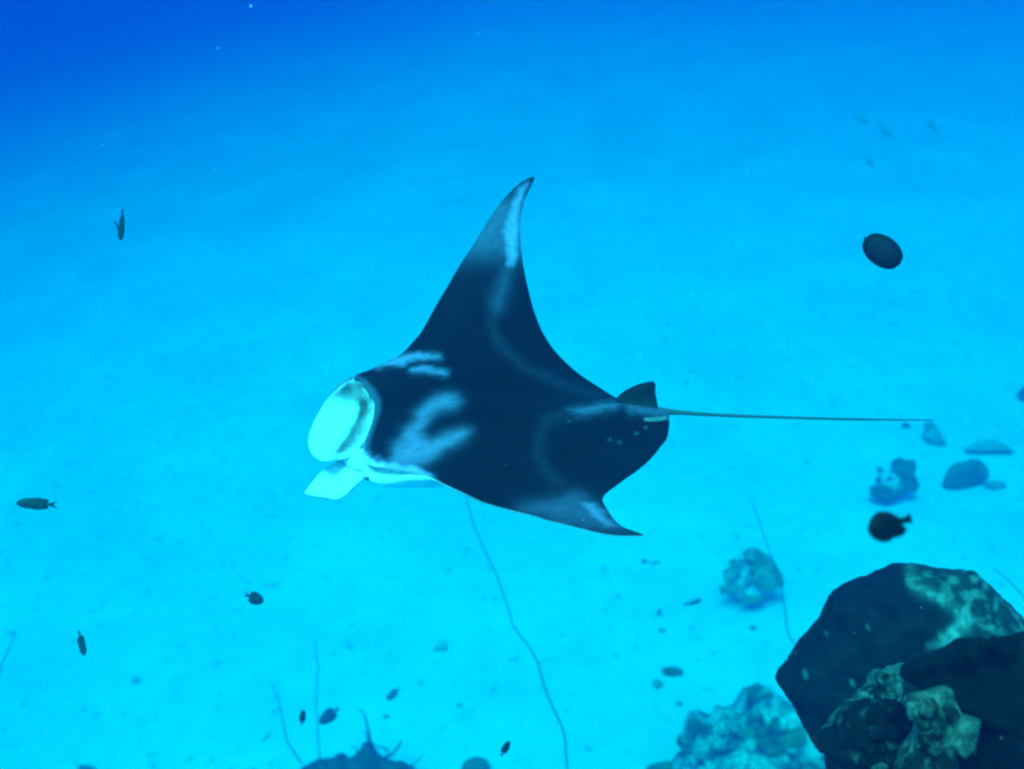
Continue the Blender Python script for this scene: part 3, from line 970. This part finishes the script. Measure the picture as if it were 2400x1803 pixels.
bc = empty('branching_coral', on_ground(850, 1803))
tag(bc, 'dark branching coral clump with one tall curled branch at the bottom centre', 'coral')
bd = ground_depth(850, 1880) - 0.1
lump('coral_base', [(690,1830),(710,1800),(750,1786),(775,1782),(789,1770),(810,1783),(835,1770),(850,1752),(868,1745),(880,1765),(905,1787),(935,1793),(965,1800),(990,1850),(960,2000),(760,2010),(680,1880)], bd, 0.45, 0.05, 6, 81, M_mid, bc, 110, 40, center=(840, 1840))
for i, (pp, wv) in enumerate([([(844,1662),(852,1672),(857,1685),(861,1705),(866,1728),(866,1770)], 9), ([(940,1738),(932,1752),(919,1768),(905,1775),(895,1800)], 11), ([(880,1745),(887,1752),(898,1752),(910,1762)], 7),
                              ([(850,1712),(862,1728),(866,1760)], 6), ([(992,1772),(975,1786),(958,1802)], 5), ([(826,1746),(838,1760),(850,1780)], 6), ([(752,1778),(762,1792),(770,1815)], 8)]):
    whip('branch', pp, wv, '', M_mid, bc, depth0=bd - 0.12 - 0.02 * i, depth1=bd, n=24, seed=i)

# sea whips: long thin strands
def ztop(pts, rise):
    d1 = ground_depth(*pts[-1])
    return d1
whip('sea_whip', [(1090,1160),(1103,1205),(1122,1258),(1150,1320),(1172,1370),(1192,1430),(1204,1468),(1235,1510),(1258,1548),(1270,1590),(1290,1645),(1312,1692),(1324,1735),(1329,1803),(1331,1860)], 6.5,
     'longest thin sea whip curving from under the ray down to the bottom edge', depth0=11.5, depth1=10.0, n=110)
whip('sea_whip', [(637,1602),(648,1630),(658,1662),(664,1695),(672,1735),(690,1765),(708,1790)], 5.5, 'slanting thin sea whip left of the bottom branching coral', depth0=13.0, depth1=13.8)
whip('sea_whip', [(737,1500),(742,1535),(745,1575),(742,1620),(742,1660),(745,1710),(748,1760),(752,1800)], 4.5, 'straight upright sea whip passing behind the leaf-shaped fish', depth0=13.0, depth1=14.0)
whip('sea_whip', [(1762,1175),(1785,1240),(1802,1290),(1826,1360),(1836,1410),(1842,1450),(1848,1485),(1862,1512),(1872,1540)], 5.0, 'faint sea whip passing the coral ring down to the boulder', depth0=14.0, depth1=14.6, n=70)
whip('sea_whip', [(2327,1334),(2350,1348),(2372,1370),(2395,1395),(2420,1430)], 5.0, 'short sea whip above the boulder crown at the right edge', depth0=9.2, depth1=9.0)
whip('sea_whip', [(36,1475),(28,1505),(14,1535),(4,1560),(-8,1600)], 5.0, 'faint sea whip bending off the left edge', depth0=13.0, depth1=13.6)
whip('sea_whip', [(633,1716),(625,1728),(612,1737),(602,1741)], 6.0, 'tiny curled strand on sand left of the slanting sea whip', n=16)

# ------------------------------------------------------------------ fish
def fish(label, px, py, depth, length_px, hr, ang, tilt=0.0, roll=0.0, col=(0.02, 0.02, 0.02), kind='disc', tailw=0.5, tail_len=0.22, fork=0.25, pect=0.0, group=None, name='fish', pect_ang=0.6, fins=(1, -1), lobe=False, sides=(-1, 1)):
    """ang: heading in the picture (deg, 0 = right, 90 = up); tilt: turned from the picture plane; roll: about its own axis"""
    L = length_px / FPX * depth
    nb, S = 26, 14
    verts, faces = [], []
    bl = 1 - tail_len
    hL = hr * L
    def prof(t):                                   # t 0 nose .. 1 tail root
        if kind == 'oval':
            return math.sqrt(max(0.0, 1 - (2 * t - 1) ** 2)) ** 0.92
        return max(0.16 * (t > 0.5), (math.sin(math.pi * min(1, (t * 0.96 + 0.02)) ** 0.85)) ** 0.75) if kind == 'disc' else max(0.13 * (t > 0.5), math.sin(math.pi * (t * 0.95 + 0.03) ** 0.72) ** 0.9)
    for i in range(nb):
        t = i / (nb - 1)
        xx = (0.5 - t * bl) * L
        h = prof(t) * hL * 0.5 + 0.002 * L
        w = h * (0.36 if kind == 'disc' else 0.55) * (1 - 0.3 * t)
        for k in range(S):
            a = 2 * math.pi * k / S
            verts.append(Vector((xx, w * math.cos(a), h * math.sin(a))))
    for i in range(nb - 1):
        for k in range(S):
            k2 = (k + 1) % S
            faces.append((i * S + k, i * S + k2, (i + 1) * S + k2, (i + 1) * S + k))
    faces.append(tuple(range(S))); faces.append(tuple(range((nb - 1) * S, nb * S))[::-1])
    def slab(pts2, t=0.008, f=lambda p: p):
        b0 = len(verts)
        n = len(pts2)
        for s in (-1, 1):
            for (u, v) in pts2:
                verts.append(f(Vector((u * L, s * t * L, v * L))))
        faces.append(tuple(b0 + i for i in range(n)))
        faces.append(tuple(b0 + n + i for i in reversed(range(n))))
        for i in range(n):
            j = (i + 1) % n
            faces.append((b0 + i, b0 + n + i, b0 + n + j, b0 + j))
    xr = 0.5 - bl
    tw = tailw * hr
    slab([(xr + 0.09, 0.10 * hr), (-0.40, tw * 0.32), (-0.5, tw * 0.5), (-0.5 + fork * tail_len, 0), (-0.5, -tw * 0.5), (-0.40, -tw * 0.32), (xr + 0.09, -0.10 * hr)])
    # dorsal and anal fins
    for s in fins:
        slab([(0.22, s * hr * 0.38), (0.08, s * hr * 0.56), (-0.08, s * hr * 0.56), (xr + 0.02, s * hr * 0.40), (xr + 0.06, s * hr * 0.12), (0.1, s * hr * 0.3)], 0.006)
    if lobe:
        slab([(0.02, -hr * 0.44), (-0.20, -hr * 0.46), (-0.36, -hr * 0.30), (-0.24, -hr * 0.08), (0.0, -hr * 0.2)], 0.006)
    if pect:
        for s in sides:
            slab([(0.2, -0.02), (0.14, 0.04), (0.2 - pect, 0.07), (0.2 - pect * 1.05, 0.0), (0.14, -0.05)], 0.005,
                 lambda p, s=s: Vector((p.x, s * (hL * 0.18 + (0.2 * L - p.x) * pect_ang) + p.y * 0.5, p.z)))
    a = math.radians(ang)
    f0 = RGT * math.cos(a) + UPV * math.sin(a)
    u0 = -RGT * math.sin(a) + UPV * math.cos(a)
    if u0.dot(UPV) < 0 and abs(math.cos(a)) > 0.2:
        u0 = -u0
    tl = math.radians(tilt)
    f = (f0 * math.cos(tl) - FWD * math.sin(tl)).normalized()
    u = (u0 * math.cos(math.radians(roll)) - FWD * math.sin(math.radians(roll)))
    u = (u - f * u.dot(f)).normalized()
    l = u.cross(f).normalized()
    R3 = Matrix((f, l, u)).transposed().to_4x4()
    me = mesh_of(verts, faces)
    bm = bmesh.new(); bm.from_mesh(me)
    bmesh.ops.recalc_face_normals(bm, faces=bm.faces)
    bm.to_mesh(me); bm.free()
    key = 'fish_skin_%.3f_%.3f_%.3f' % col
    m = bpy.data.materials.get(key) or flat_mat(key, col, 0.6, 0.1, 60, 0.5)
    o = link(name, me, m)
    o.matrix_world = Matrix.Translation(P(px, py, depth)) @ R3
    tag(o, label, 'fish', group)
    return o

DK = (0.008, 0.008, 0.009)
BR = (0.03, 0.03, 0.02)
fish('black oval fish swimming alone at the upper right', 2067, 588, 3.3, 104, 0.68, -41, 12, 6, DK, 'oval', 0.05, 0.03, 0.0, fins=())
fish('blackest rounded fish with raised stubby tail below the corals at right', 2086, 1230, 1.9, 112, 0.66, 195, 10, 0, (0.004, 0.004, 0.005), 'disc', 0.36, 0.22, 0.0, fins=(), lobe=True)
fish('slim dark fish seen end-on with one fin out, left of the ray', 285, 526, 4.6, 78, 0.30, -88, 15, 45, BR, 'slim', 0.5, 0.2, 0.2, pect=0.2, pect_ang=0.9, sides=(-1,))
fish('olive fork-tailed fish facing the left edge of the picture', 88, 1181, 4.2, 92, 0.27, 176, 8, 0, (0.03, 0.04, 0.028), 'slim', 0.75, 0.2, 0.6)
fish('plump dark fish with its tail to the left, lower left of the ray', 596, 1402, 5.4, 48, 0.56, -18, 12, 0, BR, 'disc', 0.45, 0.2, 0.2)
fish('small slim dark fish heading down steeply at the lower left', 191, 1506, 5.0, 62, 0.32, -68, 20, 20, BR, 'slim', 0.4, 0.22, 0.3)
fish('tiny slim dark fish upright beside the leaf-shaped fish', 709, 1682, 5.6, 38, 0.36, 82, 10, 0, BR, 'slim', 0.5, 0.18, 0.2)
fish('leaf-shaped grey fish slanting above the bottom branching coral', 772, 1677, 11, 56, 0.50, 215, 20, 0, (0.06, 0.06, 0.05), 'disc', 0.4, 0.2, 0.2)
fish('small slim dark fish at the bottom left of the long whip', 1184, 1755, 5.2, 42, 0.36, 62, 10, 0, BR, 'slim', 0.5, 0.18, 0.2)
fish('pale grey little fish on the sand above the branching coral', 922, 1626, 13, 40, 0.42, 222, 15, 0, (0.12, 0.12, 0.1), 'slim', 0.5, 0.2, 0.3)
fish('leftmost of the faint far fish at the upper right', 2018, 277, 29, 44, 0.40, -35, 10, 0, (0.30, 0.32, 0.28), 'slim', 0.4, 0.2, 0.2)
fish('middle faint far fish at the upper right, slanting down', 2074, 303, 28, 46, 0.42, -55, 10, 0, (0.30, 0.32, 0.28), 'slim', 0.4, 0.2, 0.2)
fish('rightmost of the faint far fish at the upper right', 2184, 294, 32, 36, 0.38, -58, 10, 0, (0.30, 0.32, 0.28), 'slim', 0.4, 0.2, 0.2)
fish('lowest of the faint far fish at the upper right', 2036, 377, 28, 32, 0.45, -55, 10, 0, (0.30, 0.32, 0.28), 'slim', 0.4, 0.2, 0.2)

# ------------------------------------------------------------------ drifting specks in the water
def marine_snow():
    verts, faces = [], []
    rr = random.Random(11)
    ico = [(0, 0, 1), (1, 0, 0), (0, 1, 0), (-1, 0, 0), (0, -1, 0), (0, 0, -1)]
    fc = [(0, 1, 2), (0, 2, 3), (0, 3, 4), (0, 4, 1), (5, 2, 1), (5, 3, 2), (5, 4, 3), (5, 1, 4)]
    spots = [(588, 15, 2.4, 7), (510, 113, 2.6, 4), (241, 340, 2.8, 3.5), (2012, 556, 2.6, 4), (2300, 330, 2.2, 4)]
    for _ in range(420):
        spots.append((rr.uniform(-300, 2700), rr.uniform(-200, 2000), rr.uniform(1.2, 5.0), rr.choice([1.6, 2.0, 2.4, 3.0])))
    for px, py, d, w in spots:
        c = P(px, py, d)
        r = 0.5 * w / FPX * d
        b0 = len(verts)
        for v in ico:
            verts.append(c + Vector(v) * r * rr.uniform(0.7, 1.2))
        faces += [tuple(b0 + i for i in f) for f in fc]
    o = link('marine_snow', mesh_of(verts, faces), flat_mat('marine_snow_white', (0.7, 0.7, 0.65)))
    o['kind'] = 'stuff'
    o['label'] = 'tiny pale specks of plankton drifting through the water'
    o['category'] = 'plankton'

marine_snow()
